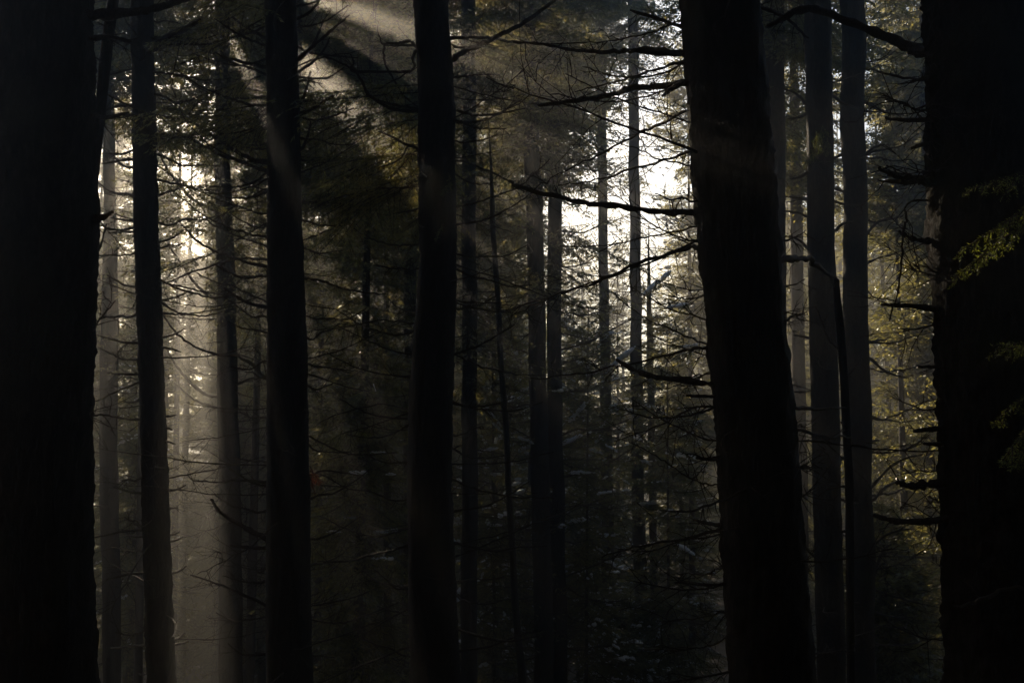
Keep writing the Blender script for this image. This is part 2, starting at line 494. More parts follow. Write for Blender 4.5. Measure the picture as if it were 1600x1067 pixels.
# ------------------------------------------------------------------ setting: terrain
def build_ground():
    xs = np.concatenate([np.linspace(-180, -40, 36), np.linspace(-38, 38, 96), np.linspace(40, 180, 36)])
    ys = np.concatenate([np.linspace(-70, -6, 24), np.linspace(-5, 60, 130), np.linspace(62, 230, 50)])
    X, Y = np.meshgrid(xs, ys)
    Z = ground_z(X, Y) + rng.normal(size=X.shape) * 0.03
    v = np.stack([X, Y, Z], -1).reshape(-1, 3)
    idx = np.arange(len(v)).reshape(len(ys), len(xs))
    q = np.stack([idx[:-1, :-1], idx[:-1, 1:], idx[1:, 1:], idx[1:, :-1]], -1).reshape(-1, 4)
    mb = MB(); mb.add(v, q)
    o = mb.build('ground', ground_material(), None, smooth=True)
    o['kind'] = 'structure'
build_ground()

# ------------------------------------------------------------------ the trunks that frame the view
# key: (distance, rows, height, label)
T = {}
SPEC = [
 ('west', 6.1, [(0, 0, 142), (330, 0, 147), (600, 0, 139), (900, 1, 146), (1067, 0, 150)], 27, 'broad black trunk filling the left edge of the view', 40, .030, .012),
 ('thin_lean', 9.0, [(0, 168, 185), (100, 155, 173), (290, 140, 153)], 15, 'thin dark trunk leaning behind the broad trunk at the left edge', 10, .05, .003),
 ('pole3', 12.6, [(0, 204, 238), (300, 210, 246), (500, 215, 252), (750, 222, 262), (1067, 230, 274)], 25, 'slim straight black trunk with short snapped twigs, just left of the bright beam', 22, .05, .011),
 ('pale4', 24.0, [(100, 158, 178), (300, 163, 180), (500, 157, 183), (750, 157, 185), (1067, 161, 189)], 33, 'hazy grey trunk in the gap between the broad left trunk and the slim black one', 14, .15, .011),
 ('haze5', 22.0, [(0, 335, 357), (300, 337, 362), (600, 340, 371), (750, 342, 376), (1067, 343, 380)], 34, 'hazy brown trunk half lit by the light beam, dead boughs curving from it', 16, .12, .011),
 ('dark6', 12.0, [(0, 415, 463), (300, 419, 471), (560, 418, 480), (750, 417, 483), (1067, 416, 488)], 26, 'dark straight trunk crossed by a slanting light beam, with upswept dead branches near its top', 28, .045, .008),
 ('dark7', 11.5, [(0, 646, 700), (180, 653, 711), (400, 655, 714), (600, 640, 710), (750, 637, 705), (1067, 641, 720)], 26, 'slightly crooked black trunk in mid view with antler-like dead branches on its left side', 30, .045, .010),
 ('behind8', 25.0, [(250, 632, 650), (600, 632, 652), (1067, 628, 652)], 31, 'narrow dark trunk almost hidden behind the left edge of the crooked black trunk', 12, .15, .011),
 ('slim9', 24.0, [(0, 721, 743), (300, 722, 744), (600, 722, 746), (1067, 719, 746)], 32, 'straight slim dark trunk just right of the crooked black trunk', 14, .12, .011),
 ('sapling', 22.0, [(335, 766, 774), (600, 780, 789), (800, 793, 803), (1067, 808, 820)], 16.0, 'spindly dead sapling stem leaning between two dark trunks', 8, .12, .002),
 ('twin10', 26.0, [(0, 812, 834), (350, 822, 849), (600, 827, 855), (1067, 835, 866)], 33, 'left trunk of a close pair rising side by side, sunlit haze on its upper half', 14, .15, .008),
 ('twin11', 27.0, [(0, 854, 874), (300, 855, 877), (600, 855, 878), (1067, 858, 888)], 33, 'right trunk of a close pair rising side by side in front of the sky', 14, .15, .008),
 ('pale12', 36.0, [(60, 932, 946), (400, 935, 950), (650, 938, 956), (1067, 942, 963)], 35, 'thinner of two pale slender trunks standing against the white patch of sky', 12, .2, .011),
 ('pale13', 34.0, [(60, 981, 997), (300, 983, 1000), (500, 985, 1003), (750, 987, 1006), (1067, 992, 1016)], 35, 'thicker of two pale slender trunks standing against the white patch of sky', 12, .2, .011),
 ('faint14', 34.0, [(540, 1010, 1021), (800, 1014, 1026), (1067, 1018, 1032)], 18.5, 'faint young spruce in shade beside the thicker pale slender trunk', 10, .2, .004),
 ('big15', 7.0, [(0, 1063, 1186), (300, 1085, 1212), (500, 1104, 1226), (700, 1120, 1246), (1067, 1140, 1272)], 28, 'massive black leaning trunk right of the white sky, long bare branches reaching left', 44, .030, .012),
 ('edge16', 20.0, [(0, 1194, 1225), (350, 1196, 1227), (1067, 1200, 1236)], 31, 'hazy trunk peeping out along the upper right edge of the massive leaning trunk', 14, .1, .011),
 ('far17', 30.0, [(300, 1234, 1253), (600, 1238, 1259), (1067, 1244, 1266)], 29, 'far hazy trunk in the narrow bright gap right of the massive leaning trunk', 12, .15, .005),
 ('dark18', 15.5, [(0, 1258, 1298), (250, 1261, 1301), (550, 1265, 1309), (750, 1271, 1313), (1067, 1277, 1321)], 27, 'dark trunk with a tuft of green needles hanging on its front', 22, .06, .007),
 ('rim19', 16.5, [(0, 1312, 1348), (300, 1317, 1353), (600, 1321, 1359), (750, 1327, 1364), (1067, 1331, 1368)], 27, 'hazy brown trunk with a thin bright rim of sun along its left edge', 22, .06, .007),
 ('pole21', 26.0, [(50, 1438, 1448), (350, 1441, 1452), (600, 1445, 1457), (800, 1450, 1463), (1067, 1454, 1466)], 24, 'thin pole of a trunk in front of sunlit boughs, next to the rough right-hand trunk', 10, .15, .004),
 ('east22', 6.0, [(0, 1452, 1660), (350, 1455, 1664), (450, 1466, 1668), (650, 1472, 1674), (900, 1478, 1682), (1067, 1485, 1690)], 28, 'broad rough trunk filling the right edge, bark rim lit orange, bearing snapped stubs', 64, .025, .016),
]
for key, d, rows, h, label, seg, dz, rough in SPEC:
    tr = Trunk(d, rows, h)
    b = tr.axis(tr.base_z)
    root = make_root('spruce_tree' if key != 'sapling' else 'dead_sapling', b, label, 'tree', 'trunks in view')
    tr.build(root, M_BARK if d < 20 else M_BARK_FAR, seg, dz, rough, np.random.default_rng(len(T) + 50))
    T[key] = (tr, root)

def zpx(d, y): return P(800, y, d)[2]

# ---- crowns of the framing trees, above the frame for the near ones
def tcrown(key, z0, z1, rad, nb, lod, **kw):
    tr, root = T[key]
    crown(root, tr.axis, z0, z1, rad, nb, lod, **kw)
tcrown('west', 8.5, 28, 3.6, 229, 2)
tcrown('pole3', 8.2, 24, 3.2, 256, 2, fine_to=12.8)
tcrown('pale4', 9.2, 24, 3.2, 310, 1)
tcrown('haze5', 9.6, 25, 3.4, 337, 1, keep=.8)
tcrown('dark6', 8.3, 25, 3.4, 270, 2, fine_to=11.5)
tcrown('dark7', 8.3, 25, 3.4, 256, 2, fine_to=11.5)
tcrown('behind8', 6.5, 22, 3.0, 297, 1)
tcrown('slim9', 9.0, 23, 3.0, 270, 1)
tcrown('twin10', 8.0, 24, 3.0, 270, 1)
tcrown('twin11', 9.0, 24, 3.0, 270, 1)
tcrown('pale12', 14.6, 23, 2.6, 189, 1)
tcrown('pale13', 14.2, 23, 2.6, 189, 1)
tcrown('faint14', -1.5, 7.4, 1.3, 150, 1)
tcrown('big15', 8.0, 27, 3.6, 229, 2)
tcrown('edge16', 8.0, 22, 3.2, 256, 1)
tcrown('far17', 8.0, 18, 3.0, 243, 1)
tcrown('dark18', 9.2, 22, 3.2, 243, 2, fine_to=11.5)
tcrown('rim19', 9.6, 22, 3.2, 243, 2, fine_to=12.8)
tcrown('pole21', 9.5, 18, 2.6, 202, 1)
tcrown('east22', 7.5, 27, 3.6, 229, 2)

def lacy(key, y0, y1, rad, nb, keep, lod=1, seed=0):
    tr, root = T[key]
    crown(root, tr.axis, zpx(tr.d, y0), zpx(tr.d, y1), rad, nb, lod, keep=keep, rg=np.random.default_rng(seed), profile=.25, name='lower_boughs', droop=8)
lacy('pale12', 420, 60, 2.2, 24, .40, seed=1)
lacy('pale13', 400, 60, 2.3, 24, .40, seed=2)
lacy('twin10', 480, 30, 2.4, 60, .5, seed=3)
lacy('twin11', 470, 30, 2.4, 60, .5, seed=4)
lacy('slim9', 640, 30, 2.0, 60, .5, seed=5)
lacy('haze5', 520, 30, 2.4, 70, .45, seed=6)
lacy('pale4', 640, 60, 1.9, 60, .45, seed=7)
lacy('behind8', 700, 300, 2.0, 50, .6, seed=8)
lacy('far17', 800, 300, 1.8, 50, .5, seed=9)
lacy('pole21', 900, 60, 1.6, 70, .45, seed=10)

# ------------------------------------------------------------------ dead limbs one can see in the photograph
rg = np.random.default_rng(5)
def L(key, pix, w0, w1, dd=0.0, twigs=6, tl=0.3, **kw):
    tr, root = T[key]
    px_limb(root, tr, pix, w0, w1, dd, twigs=twigs, tl=tl, rg=rg, **kw)

# massive leaning trunk, left side
L('big15', [(1066, 82), (1010, 77), (960, 81), (912, 80), (860, 71), (800, 65)], 9, 3, 1.2, 9)
L('big15', [(1068, 84), (1030, 84), (990, 80)], 9, 4, -.2, 2)
L('big15', [(1066, 42), (1030, 30), (985, 16)], 7, 4, .3, 4)
L('big15', [(1072, 129), (1030, 135), (985, 138), (960, 147), (900, 158), (842, 164)], 10, 6, .8, 8)
L('big15', [(1072, 128), (1052, 138), (1035, 150)], 8, 5, -.2, 0)
L('big15', [(1076, 95), (1040, 104), (990, 120), (950, 132), (900, 142)], 5, 2, 1.4, 10)
L('big15', [(1080, 170), (1040, 190), (985, 215), (930, 245), (880, 268), (830, 300)], 5, 2, 1.8, 12)
L('big15', [(1082, 237), (1040, 250), (985, 265), (930, 282), (870, 290)], 5, 2, 1.5, 12)
L('big15', [(1090, 332), (1035, 331), (970, 323), (915, 318), (870, 308), (815, 294), (797, 284)], 10, 6, 1.0, 7)
L('big15', [(1094, 388), (1078, 387), (1010, 408), (930, 440), (860, 465), (800, 492)], 8, 2, 1.5, 12)
L('big15', [(1108, 543), (1060, 550), (980, 570), (900, 585), (830, 592)], 5, 2, 1.2, 10)
L('big15', [(1112, 600), (1075, 595), (1020, 588), (985, 575), (964, 562)], 10, 6, .4, 4, knob=.25)
L('big15', [(1113, 635), (1085, 637), (1065, 645), (1030, 665), (960, 690)], 4, 2, .9, 10)
L('big15', [(1112, 619), (1090, 619), (1072, 618)], 5, 4, -.1, 0)
L('big15', [(1122, 718), (1105, 717), (1088, 715)], 6, 4, -.1, 1)
L('big15', [(1128, 820), (1105, 817), (1084, 812)], 6, 4, .2, 2)
L('big15', [(1131, 827), (1070, 842), (1000, 852), (940, 870)], 6, 2, 1.0, 8)
L('big15', [(1136, 912), (1100, 913), (1055, 910)], 6, 3, .3, 4)
L('big15', [(1220, 406), (1250, 403), (1270, 410), (1292, 428), (1305, 446)], 10, 6, 3.2, 4, knob=.2)
L('big15', [(1240, 637), (1280, 638), (1322, 637)], 6, 4, 1.5, 1)
L('big15', [(1244, 672), (1290, 682), (1330, 684)], 5, 3, 1.8, 4)
L('big15', [(1188, 12), (1230, 30), (1262, 60)], 7, 3, .7, 5)
# crooked trunk: antlers on the left, lit bough on the right
L('dark7', [(652, 74), (640, 64), (622, 68), (603, 70), (600, 92), (612, 120), (630, 148), (652, 168)], 4.8, 2.4, .5, 3)
L('dark7', [(652, 78), (645, 92), (648, 104), (640, 114)], 5.4, 2.4, -.4, 1)
L('dark7', [(603, 71), (594, 60), (590, 50)], 2.7, 1.6, .1, 2)
L('dark7', [(655, 174), (620, 172), (600, 165), (575, 145), (560, 118), (545, 105), (505, 87)], 5.4, 2.4, -.5, 5)
L('dark7', [(655, 171), (610, 163), (585, 155), (572, 145), (567, 130)], 3.4, 2.4, -.2, 2)
L('dark7', [(554, 112), (553, 98), (548, 86)], 3.4, 2.4, -.4, 0)
L('dark7', [(657, 233), (635, 226), (612, 214), (592, 206)], 4.1, 2.4, -.4, 4)
L('dark7', [(640, 228), (628, 245), (612, 256), (592, 262)], 2.7, 1.6, -.3, 3)
L('dark7', [(706, 94), (718, 84), (745, 73), (780, 56), (820, 35), (868, 0)], 8.2, 5.6, .6, 6, knob=.06)
L('dark7', [(742, 60), (770, 60), (800, 66), (840, 66)], 4.8, 2.4, 1.0, 3)
L('dark7', [(711, 191), (730, 191), (760, 187), (790, 172), (815, 155)], 5.4, 2.4, .6, 6)
L('dark7', [(712, 250), (750, 262), (790, 280), (820, 300)], 3.4, 1.6, 1.4, 8)
L('dark7', [(712, 470), (760, 474), (800, 470)], 2.7, 1.6, 1.0, 6)
L('dark7', [(706, 700), (740, 716), (790, 712)], 2.7, 1.6, 1.0, 6)
L('dark7', [(640, 505), (600, 500), (530, 512), (470, 518)], 2.7, 1.6, 1.2, 8)
L('dark7', [(636, 640), (590, 632), (520, 650), (490, 668)], 2.7, 1.6, 1.2, 8)
# brittle dead twigs crossing the gaps between the trunks, many of them
rgx = np.random.default_rng(606)
def tangle(key, side, ys, lmin, lmax, n, w=3.6, lift=(-.25, .5)):
    tr, root = T[key]
    for k in range(n):
        y = ys[0] + (ys[1] - ys[0]) * (k + rgx.random()) / n
        z = zpx(tr.d, y); a = tr.axis(z)
        q = a - CAM; dd = q @ FWD
        x = 800 + (q @ RIGHT) / dd * F + side * tr.radius(z) / dd * F * .8
        ln = rgx.uniform(lmin, lmax); up = rgx.uniform(*lift); bow = rgx.uniform(.1, .7)
        pts = [(x + side * ln * t, y - ln * (up * t + bow * (t * t - t) * .8) + rgx.normal() * 2) for t in (0, .22, .45, .7, 1)]
        L(key, pts, w * rgx.uniform(.7, 1.3), 1.6, rgx.uniform(-.8, 1.4), int(rgx.integers(5, 12)), .28)
tangle('dark6', -1, (20, 520), 60, 160, 22); tangle('dark6', -1, (540, 1040), 30, 110, 10)
tangle('dark6', 1, (330, 1040), 40, 150, 16); tangle('dark6', 1, (-10, 330), 40, 110, 10)
tangle('dark7', -1, (280, 1040), 50, 150, 18); tangle('dark7', 1, (60, 1040), 50, 170, 26)
tangle('pole3', 1, (20, 520), 40, 130, 14); tangle('pole3', -1, (20, 1000), 30, 70, 12)
tangle('big15', -1, (20, 1000), 60, 230, 20, 3.2); tangle('big15', 1, (300, 1040), 20, 60, 8, 3.2)
tangle('twin10', -1, (60, 1040), 40, 120, 20, 2.6); tangle('twin11', 1, (60, 1040), 40, 120, 22, 2.6)
tangle('rim19', 1, (60, 1040), 40, 110, 16, 3); tangle('east22', -1, (100, 1000), 30, 100, 10, 3)
# dark straight trunk
L('dark6', [(464, 96), (490, 72), (520, 46), (546, 24)], 6, 2, -.3, 4)
L('dark6', [(464, 90), (486, 74), (498, 52), (505, 32)], 5, 2, .3, 3)
L('dark6', [(466, 112), (490, 96), (508, 76), (515, 60)], 6, 2, .6, 4)
L('dark6', [(468, 178), (490, 170), (522, 149)], 7, 4, -.3, 1)
L('dark6', [(467, 164), (478, 142), (485, 112)], 5, 3, -.3, 2)
L('dark6', [(469, 235), (480, 215), (486, 190)], 5, 3, .2, 2)
L('dark6', [(462, 30), (486, 18), (505, -8)], 6, 3, .2, 4)
L('dark6', [(418, 268), (380, 255), (330, 235), (280, 206), (262, 196)], 6, 3, 1.4, 8)
L('dark6', [(418, 252), (385, 246), (330, 212), (290, 186), (256, 168)], 6, 3, .8, 8)
L('dark6', [(416, 105), (380, 98), (337, 86), (300, 64), (272, 46)], 6, 2, .8, 8)
L('dark6', [(416, 60), (380, 40), (345, 12), (330, -5)], 6, 2, .8, 6)
L('dark6', [(419, 418), (370, 405), (319, 384), (281, 348)], 6, 2, 1.2, 8)
L('dark6', [(419, 405), (370, 405), (315, 421), (255, 443)], 4, 2, 1.5, 14)
L('dark6', [(418, 480), (390, 474), (368, 463), (350, 450)], 6, 3, -.3, 4)
L('dark6', [(418, 592), (380, 560), (322, 549), (277, 522), (254, 490)], 6, 2, 1.5, 5)
L('dark6', [(418, 842), (385, 825), (352, 806), (340, 796), (330, 780)], 8, 4, -.5, 7)
L('dark6', [(418, 856), (390, 855), (360, 852)], 7, 4, -.2, 2)
L('dark6', [(418, 752), (375, 750), (340, 753), (302, 750)], 4, 2, .6, 7)
L('dark6', [(417, 945), (395, 935), (366, 922), (340, 912), (298, 897)], 6, 2, -.4, 12)
L('dark6', [(417, 1022), (400, 1019)], 4, 3, 0, 1)
L('dark6', [(484, 742), (510, 735), (560, 742)], 4, 2, .4, 5)
# hazy trunk, boughs curving like ribs
L('haze5', [(341, 620), (322, 616), (300, 600), (279, 576), (262, 548)], 5, 3, 1.0, 3)
L('haze5', [(341, 637), (322, 632), (300, 622), (272, 597)], 5, 2, .6, 2)
L('haze5', [(340, 470), (310, 448), (285, 415), (262, 380)], 5, 2, 1.0, 6)
L('haze5', [(338, 330), (300, 310), (265, 270), (250, 240)], 5, 2, -.8, 8)
L('haze5', [(375, 750), (400, 752), (440, 760)], 5, 2, 1.0, 4)
L('haze5', [(372, 600), (400, 590), (440, 600)], 5, 2, 1.0, 6)
# slim straight trunk: snapped twigs both sides
for y, xr, dx, dy in [(543, 255, 27, 7), (528, 253, 35, -14), (651, 259, 16, -3), (668, 259, 10, 4), (690, 260, 14, 4), (768, 262, 28, -10), (794, 264, 14, -1), (836, 265, 16, -6), (846, 266, 20, -8), (896, 269, 22, -12), (1000, 272, 16, -12), (1007, 272, 22, -6), (470, 251, 50, -18), (380, 247, 40, -20)]:
    L('pole3', [(xr - 3, y), (xr + dx * .5, y + dy * .35), (xr + dx, y + dy)], 4, 2, rg.uniform(-.4, .4), rg.integers(0, 4), .15)
for y, xl, dx, dy in [(655, 218, -60, -8), (536, 214, -62, -12), (448, 212, -45, -18), (362, 210, -40, 2), (345, 210, -36, -4), (165, 207, -60, 12), (180, 208, -64, 8), (250, 209, -50, 6), (770, 223, -46, -9), (838, 225, -30, -2), (828, 224, -78, 12), (895, 226, -60, 10), (1008, 229, -56, 4), (585, 215, -40, 0), (262, 209, -44, -30)]:
    L('pole3', [(xl + 3, y), (xl + dx * .35, y + dy * .1), (xl + dx * .7, y + dy * .6), (xl + dx, y + dy)], 4.5, 2, rg.uniform(-.3, 1.2), 5, .22)
L('pole3', [(238, 75), (262, 58), (290, 45), (312, 31)], 13, 5, -.4, 5)
L('pole3', [(240, 62), (270, 58), (305, 62)], 8, 4, .4, 6)
# broad left trunk
L('west', [(136, 24), (180, 22), (220, 18), (262, 8), (305, -6)], 16, 9, .8, 3)
L('west', [(142, 342), (160, 340), (176, 331)], 14, 4, -.1, 1, knob=.2)
L('west', [(142, 60), (170, 58), (205, 66)], 9, 4, .5, 5)
L('west', [(143, 180), (168, 184), (200, 176)], 8, 4, .6, 3)
L('west', [(140, 520), (155, 500), (180, 470)], 4, 2, .5, 6)
L('west', [(139, 650), (160, 648), (182, 652)], 4, 2, .4, 4)
L('west', [(143, 405), (158, 380), (166, 350)], 4, 2, .3, 3)
# broad right trunk: snapped stubs and one heavy bough
L('east22', [(1462, 88), (1438, 80), (1400, 64), (1335, 38), (1262, 14), (1200, 42)], 20, 9, 1.2, 8)
L('east22', [(1460, 187), (1420, 188), (1384, 185)], 9, 5, .4, 2)
L('east22', [(1462, 290), (1430, 278), (1400, 276), (1374, 264)], 12, 4, -.2, 3, knob=.25)
L('east22', [(1464, 282), (1430, 284), (1400, 284), (1372, 283)], 12, 4, .2, 3, knob=.25)
L('east22', [(1466, 377), (1440, 376), (1420, 371), (1405, 361)], 10, 4, .1, 4, knob=.3)
L('east22', [(1474, 485), (1445, 480), (1420, 478), (1377, 476)], 14, 4, 0, 1, knob=.1)
L('east22', [(1474, 573), (1455, 573), (1436, 573)], 7, 4, .1, 1)
L('east22', [(1478, 670), (1450, 671), (1428, 674)], 11, 5, -.1, 1)
L('east22', [(1478, 694), (1460, 694), (1444, 693)], 7, 5, 0, 0)
L('east22', [(1478, 756), (1450, 756), (1425, 759), (1402, 754)], 14, 7, 0, 3, knob=.3)
L('east22', [(1480, 811), (1450, 814), (1410, 815), (1390, 812), (1364, 804)], 12, 6, .3, 4, knob=.15)
L('east22', [(1456, 225), (1435, 228), (1425, 232)], 8, 4, .1, 2)
L('east22', [(1456, 120), (1430, 125), (1370, 112)], 8, 3, .8, 8)
L('east22', [(1424, 315), (1416, 345), (1411, 370), (1408, 420), (1400, 465), (1388, 502)], 3.5, 2, -.1, 4)
L('east22', [(1640, 925), (1580, 918), (1530, 938), (1490, 946)], 5, 3, -1.6, 3)
# two trunks right of centre
for key, rows in [('dark18', [(1262, 165, -38, -25), (1261, 178, -30, 8), (1262, 270, -28, 10), (1263, 312, -36, -4), (1265, 340, -40, -10), (1268, 395, -40, -26), (1268, 530, -28, -6), (1302, 315, 40, 6), (1304, 360, 30, -14), (1300, 150, 50, 20), (1313, 780, 28, 6), (1310, 720, 20, -8), (1314, 940, 30, 2), (1274, 870, -40, -20)]),
                  ('rim19', [(1319, 240, -36, 10), (1320, 300, -18, -4), (1352, 160, 60, 20), (1353, 240, 30, -14), (1354, 365, 40, -25), (1359, 560, 60, 30), (1361, 535, 24, -4), (1362, 760, 80, -50), (1364, 850, 60, -24), (1365, 900, 28, -50), (1360, 690, 14, -2), (1324, 480, -20, 14), (1330, 870, -28, 0), (1365, 780, 50, -30)])]:
    for x, y, dx, dy in rows:
        L(key, [(x, y), (x + dx * .35, y + dy * .6), (x + dx * .7, y + dy * .9), (x + dx, y + dy)], 5, 2, rg.uniform(-.5, .8), 5, .25)

# random dead limbs on the farther trunks
rg2 = np.random.default_rng(77)
for key, n, y0, y1, lmin, lmax in [('pale4', 40, 1050, 90, .6, 2.0), ('haze5', 40, 1050, 40, .8, 2.4), ('behind8', 20, 1050, 330, .6, 1.6), ('slim9', 40, 1050, 30, .6, 2.2),
                             ('sapling', 26, 1050, 350, .3, 1.1), ('twin10', 44, 1050, 60, .8, 2.6), ('twin11', 44, 1050, 60, .8, 2.6), ('pale12', 44, 1050, 90, .8, 3.0),
                             ('pale13', 44, 1050, 90, .8, 3.2), ('faint14', 16, 1050, 620, .5, 1.6), ('edge16', 16, 1050, 30, .6, 2.0), ('far17', 18, 1050, 320, .6, 1.8),
                             ('pole21', 26, 1050, 60, .5, 1.6), ('dark18', 12, 1050, 20, .5, 1.6), ('rim19', 12, 1050, 20, .5, 1.6), ('dark6', 30, 1050, 20, .6, 2.6),
                             ('dark7', 26, 1050, 20, .6, 2.6), ('big15', 14, 1050, 20, .5, 1.6), ('thin_lean', 6, 280, 20, .4, 1.2), ('pole3', 26, 1050, 20, .4, 2.2)]:
    tr, root = T[key]
    rand_limbs(root, tr, n, zpx(tr.d, y0), zpx(tr.d, y1), lmin, lmax, rg2, r=0.006 + 0.00045 * tr.d, twigs=11, tr_=max(.003, .00019 * tr.d))

# ---- bent dead snag whose broken top leans under the massive trunk's branch
tr = Trunk(10.2, [(446, 1300, 1311), (520, 1306, 1319), (600, 1312, 1325), (750, 1320, 1333), (1067, 1324, 1337)], 0)
tr.top = zpx(10.2, 440)
b = tr.axis(tr.base_z)
root = make_root('dead_snag', b, 'thin bent dead stem with a broken top, under a branch of the massive leaning trunk', 'tree')
tr.radius = (lambda z, t=tr: float(np.interp(z, t.z, t.r)))
tr.build(root, M_BARK, 12, .06, .004, np.random.default_rng(3))
T['snag'] = (tr, root)
for y, dx, dy in [(480, -18, -6), (550, -40, -70), (590, 20, -14), (660, 16, 2), (760, -26, 6), (830, 14, -8)]:
    L('snag', [(1315, y), (1315 + dx * .5, y + dy * .3), (1315 + dx, y + dy)], 4, 2, .2, 3, .2)

# ------------------------------------------------------------------ green sprigs and tufts
def spray(root, p0, d, L_, rg, mat, n_side=12, needle=0.016, w=0.0012, step=0.004, hang=0.6, name='live_branch', sidel=0.22):
    """A spruce sprig close enough to show single needles."""
    mb = MB()
    stems = []
    d = unit(np.asarray(d, float)); p = np.asarray(p0, float)
    main = [p]
    for k in range(8):
        d = unit(d + np.array([0, 0, -0.05 * hang]) + rg.normal(size=3) * 0.05); main.append(main[-1] + d * L_ / 8)
    main = catmull(main, 4)
    stems.append((main, 0.006))
    for k in range(n_side):
        i = int((0.12 + 0.85 * k / n_side) * (len(main) - 1))
        t = unit(main[min(i + 1, len(main) - 1)] - main[i - 1])
        sd = unit(np.cross(t, [0, 0, 1.0])) * (1 if k % 2 else -1)
        q = [main[i]]; dd = unit(t * 0.7 + sd * rg.uniform(.5, .9) + np.array([0, 0, -hang * rg.uniform(.2, 1)]))
        ln = sidel * rg.uniform(.5, 1.2) * (1.1 - 0.6 * k / n_side)
        for _ in range(5):
            dd = unit(dd + np.array([0, 0, -0.10 * hang]) + rg.normal(size=3) * 0.06); q.append(q[-1] + dd * ln / 5)
        q = np.array(q); stems.append((q, 0.003))
        for m in range(3):
            j = 1 + m; s2 = unit(np.cross(dd, rg.normal(size=3))); d3 = unit(dd + s2 * .9)
            stems.append((np.array([q[j], q[j] + d3 * ln * .2, q[j] + unit(d3 + [0, 0, -.3]) * ln * .4]), 0.002))
    quads = []
    for c, r in stems:
        tube(mb, c, np.linspace(r, r * .4, len(c)), 4, 1, cap=False)
        seg = np.linalg.norm(np.diff(c, axis=0), axis=1); cum = np.concatenate([[0], np.cumsum(seg)])
        for s in np.arange(0.01, cum[-1], step):
            pos = np.array([np.interp(s, cum, c[:, a]) for a in range(3)])
            i = min(np.searchsorted(cum, s), len(c) - 1); t = unit(c[i] - c[i - 1])
            o = unit(np.cross(t, rg.normal(size=3)))
            nd = unit(t * rg.uniform(.4, .9) + o); ln = needle * rg.uniform(.7, 1.2)
            sw = unit(np.cross(nd, rg.normal(size=3))) * w
            quads.append([pos, pos + nd * ln * .5 + sw, pos + nd * ln, pos + nd * ln * .5 - sw])
    mb.quads(quads, 0)
    return mb.build(name, [mat, M_TWIG], root)

rg3 = np.random.default_rng(9)
e_root = T['east22'][1]
for (x, y, d, dx, dy, dz, ln) in [(1660, 285, 4.1, -1, -.1, -.5, .52), (1650, 330, 4.05, -1, .1, -.35, .50), (1640, 265, 4.2, -1, .2, -.1, .35), (1660, 540, 4.1, -1, 0, .05, .31),
                                  (1650, 585, 4.1, -.9, 0, -.5, .34), (1640, 630, 4.05, -.6, .1, -.8, .30), (1650, 690, 4.1, -.9, .1, -.2, .25)]:
    spray(e_root, P(x, y, d), (dx, dy, dz), ln, rg3, M_LEAF_NEAR, n_side=14 if ln > .4 else 8, w=.0016, sidel=.14)
for (x, y, d, dx, dz, ln) in [(1285, 195, 15.2, -.2, -1, .4), (1275, 205, 15.2, .1, -1, .42), (1292, 215, 15.2, .1, -1, .3), (1268, 232, 15.1, -.5, -.7, .3)]:
    spray(T['dark18'][1], P(x, y, d), (dx, -.2, dz), ln, rg3, M_LEAF_NEAR, n_side=8, needle=.025, w=.003, step=.012, sidel=.2)
d7 = T['dark7'][1]
for (x, y, dx, dz, ln) in [(545, 505, -1, -.1, .35), (540, 505, -.3, -.9, .3), (555, 500, .3, -.9, .3)]:
    spray(d7, P(x, y, 12.6), (dx, 0, dz), ln, rg3, M_LEAF_NEAR, n_side=7, needle=.022, w=.0025, step=.01, sidel=.15)
for (x, y, dx, dz, ln) in [(550, 672, -1, -.25, .45), (535, 672, -.4, -.8, .3), (548, 668, -.1, -.9, .3), (556, 672, 1, -.1, .2)]:
    spray(d7, P(x, y, 12.6), (dx, 0, dz), ln, rg3, M_LEAF_NEAR, n_side=8, needle=.022, w=.0025, step=.01, sidel=.16)
for (x, y, dx, dz, ln) in [(484, 728, .4, -.7, .25), (485, 735, .7, -.5, .2), (486, 742, .2, -.9, .2)]:
    spray(T['dark6'][1], P(x, y, 11.8), (dx, -.1, dz), ln, rg3, M_RED, n_side=6, needle=.02, w=.003, step=.008, sidel=.12, name='withered_tuft')
for (x, y, dx, dz, ln) in [(700, 270, .2, -.6, .25), (703, 285, -.3, -.6, .2), (693, 350, -.4, -.8, .22)]:
    spray(d7, P(x, y, 10.9), (dx, -.3, dz), ln, rg3, M_LEAF_NEAR, n_side=5, needle=.02, w=.0025, step=.01, sidel=.1)

def live_bough(root, p0, az, el, ln, rgk, lod=0, name='live_branch'):
    """A single needled bough of one of the near trees."""
    Lc = min((0.8, 1.4, 2.1, 3.0), key=lambda q: abs(q - ln)); lf, wd = BOUGHS[lod, Lc][rgk.integers(4)]
    ca, sa, ce, se = math.cos(az), math.sin(az), math.cos(el), math.sin(el)
    X = np.array([ca * ce, sa * ce, se]); Y = np.array([-sa, ca, 0]); Z = np.cross(X, Y)
    Rm = np.stack([X, Y, Z]).astype(np.float32) * (ln / Lc)
    lf = lf @ Rm + np.asarray(p0, np.float32); wd = wd @ Rm + np.asarray(p0, np.float32)
    lf = lf[~in_gap(lf.mean(1))]
    mb = MB(); mb.quads(lf, 0); mb.quads(wd, 1)
    return mb.build(name, [M_LEAF, M_TWIG], root)
rgl = np.random.default_rng(31)
for k in range(15):
    z = zpx(12.0, rgl.uniform(150, 330)) 
    live_bough(d7, T['dark7'][0].axis(z), rgl.uniform(R(95), R(165)), R(rgl.uniform(-12, 14)), rgl.uniform(2.2, 3.6), rgl)
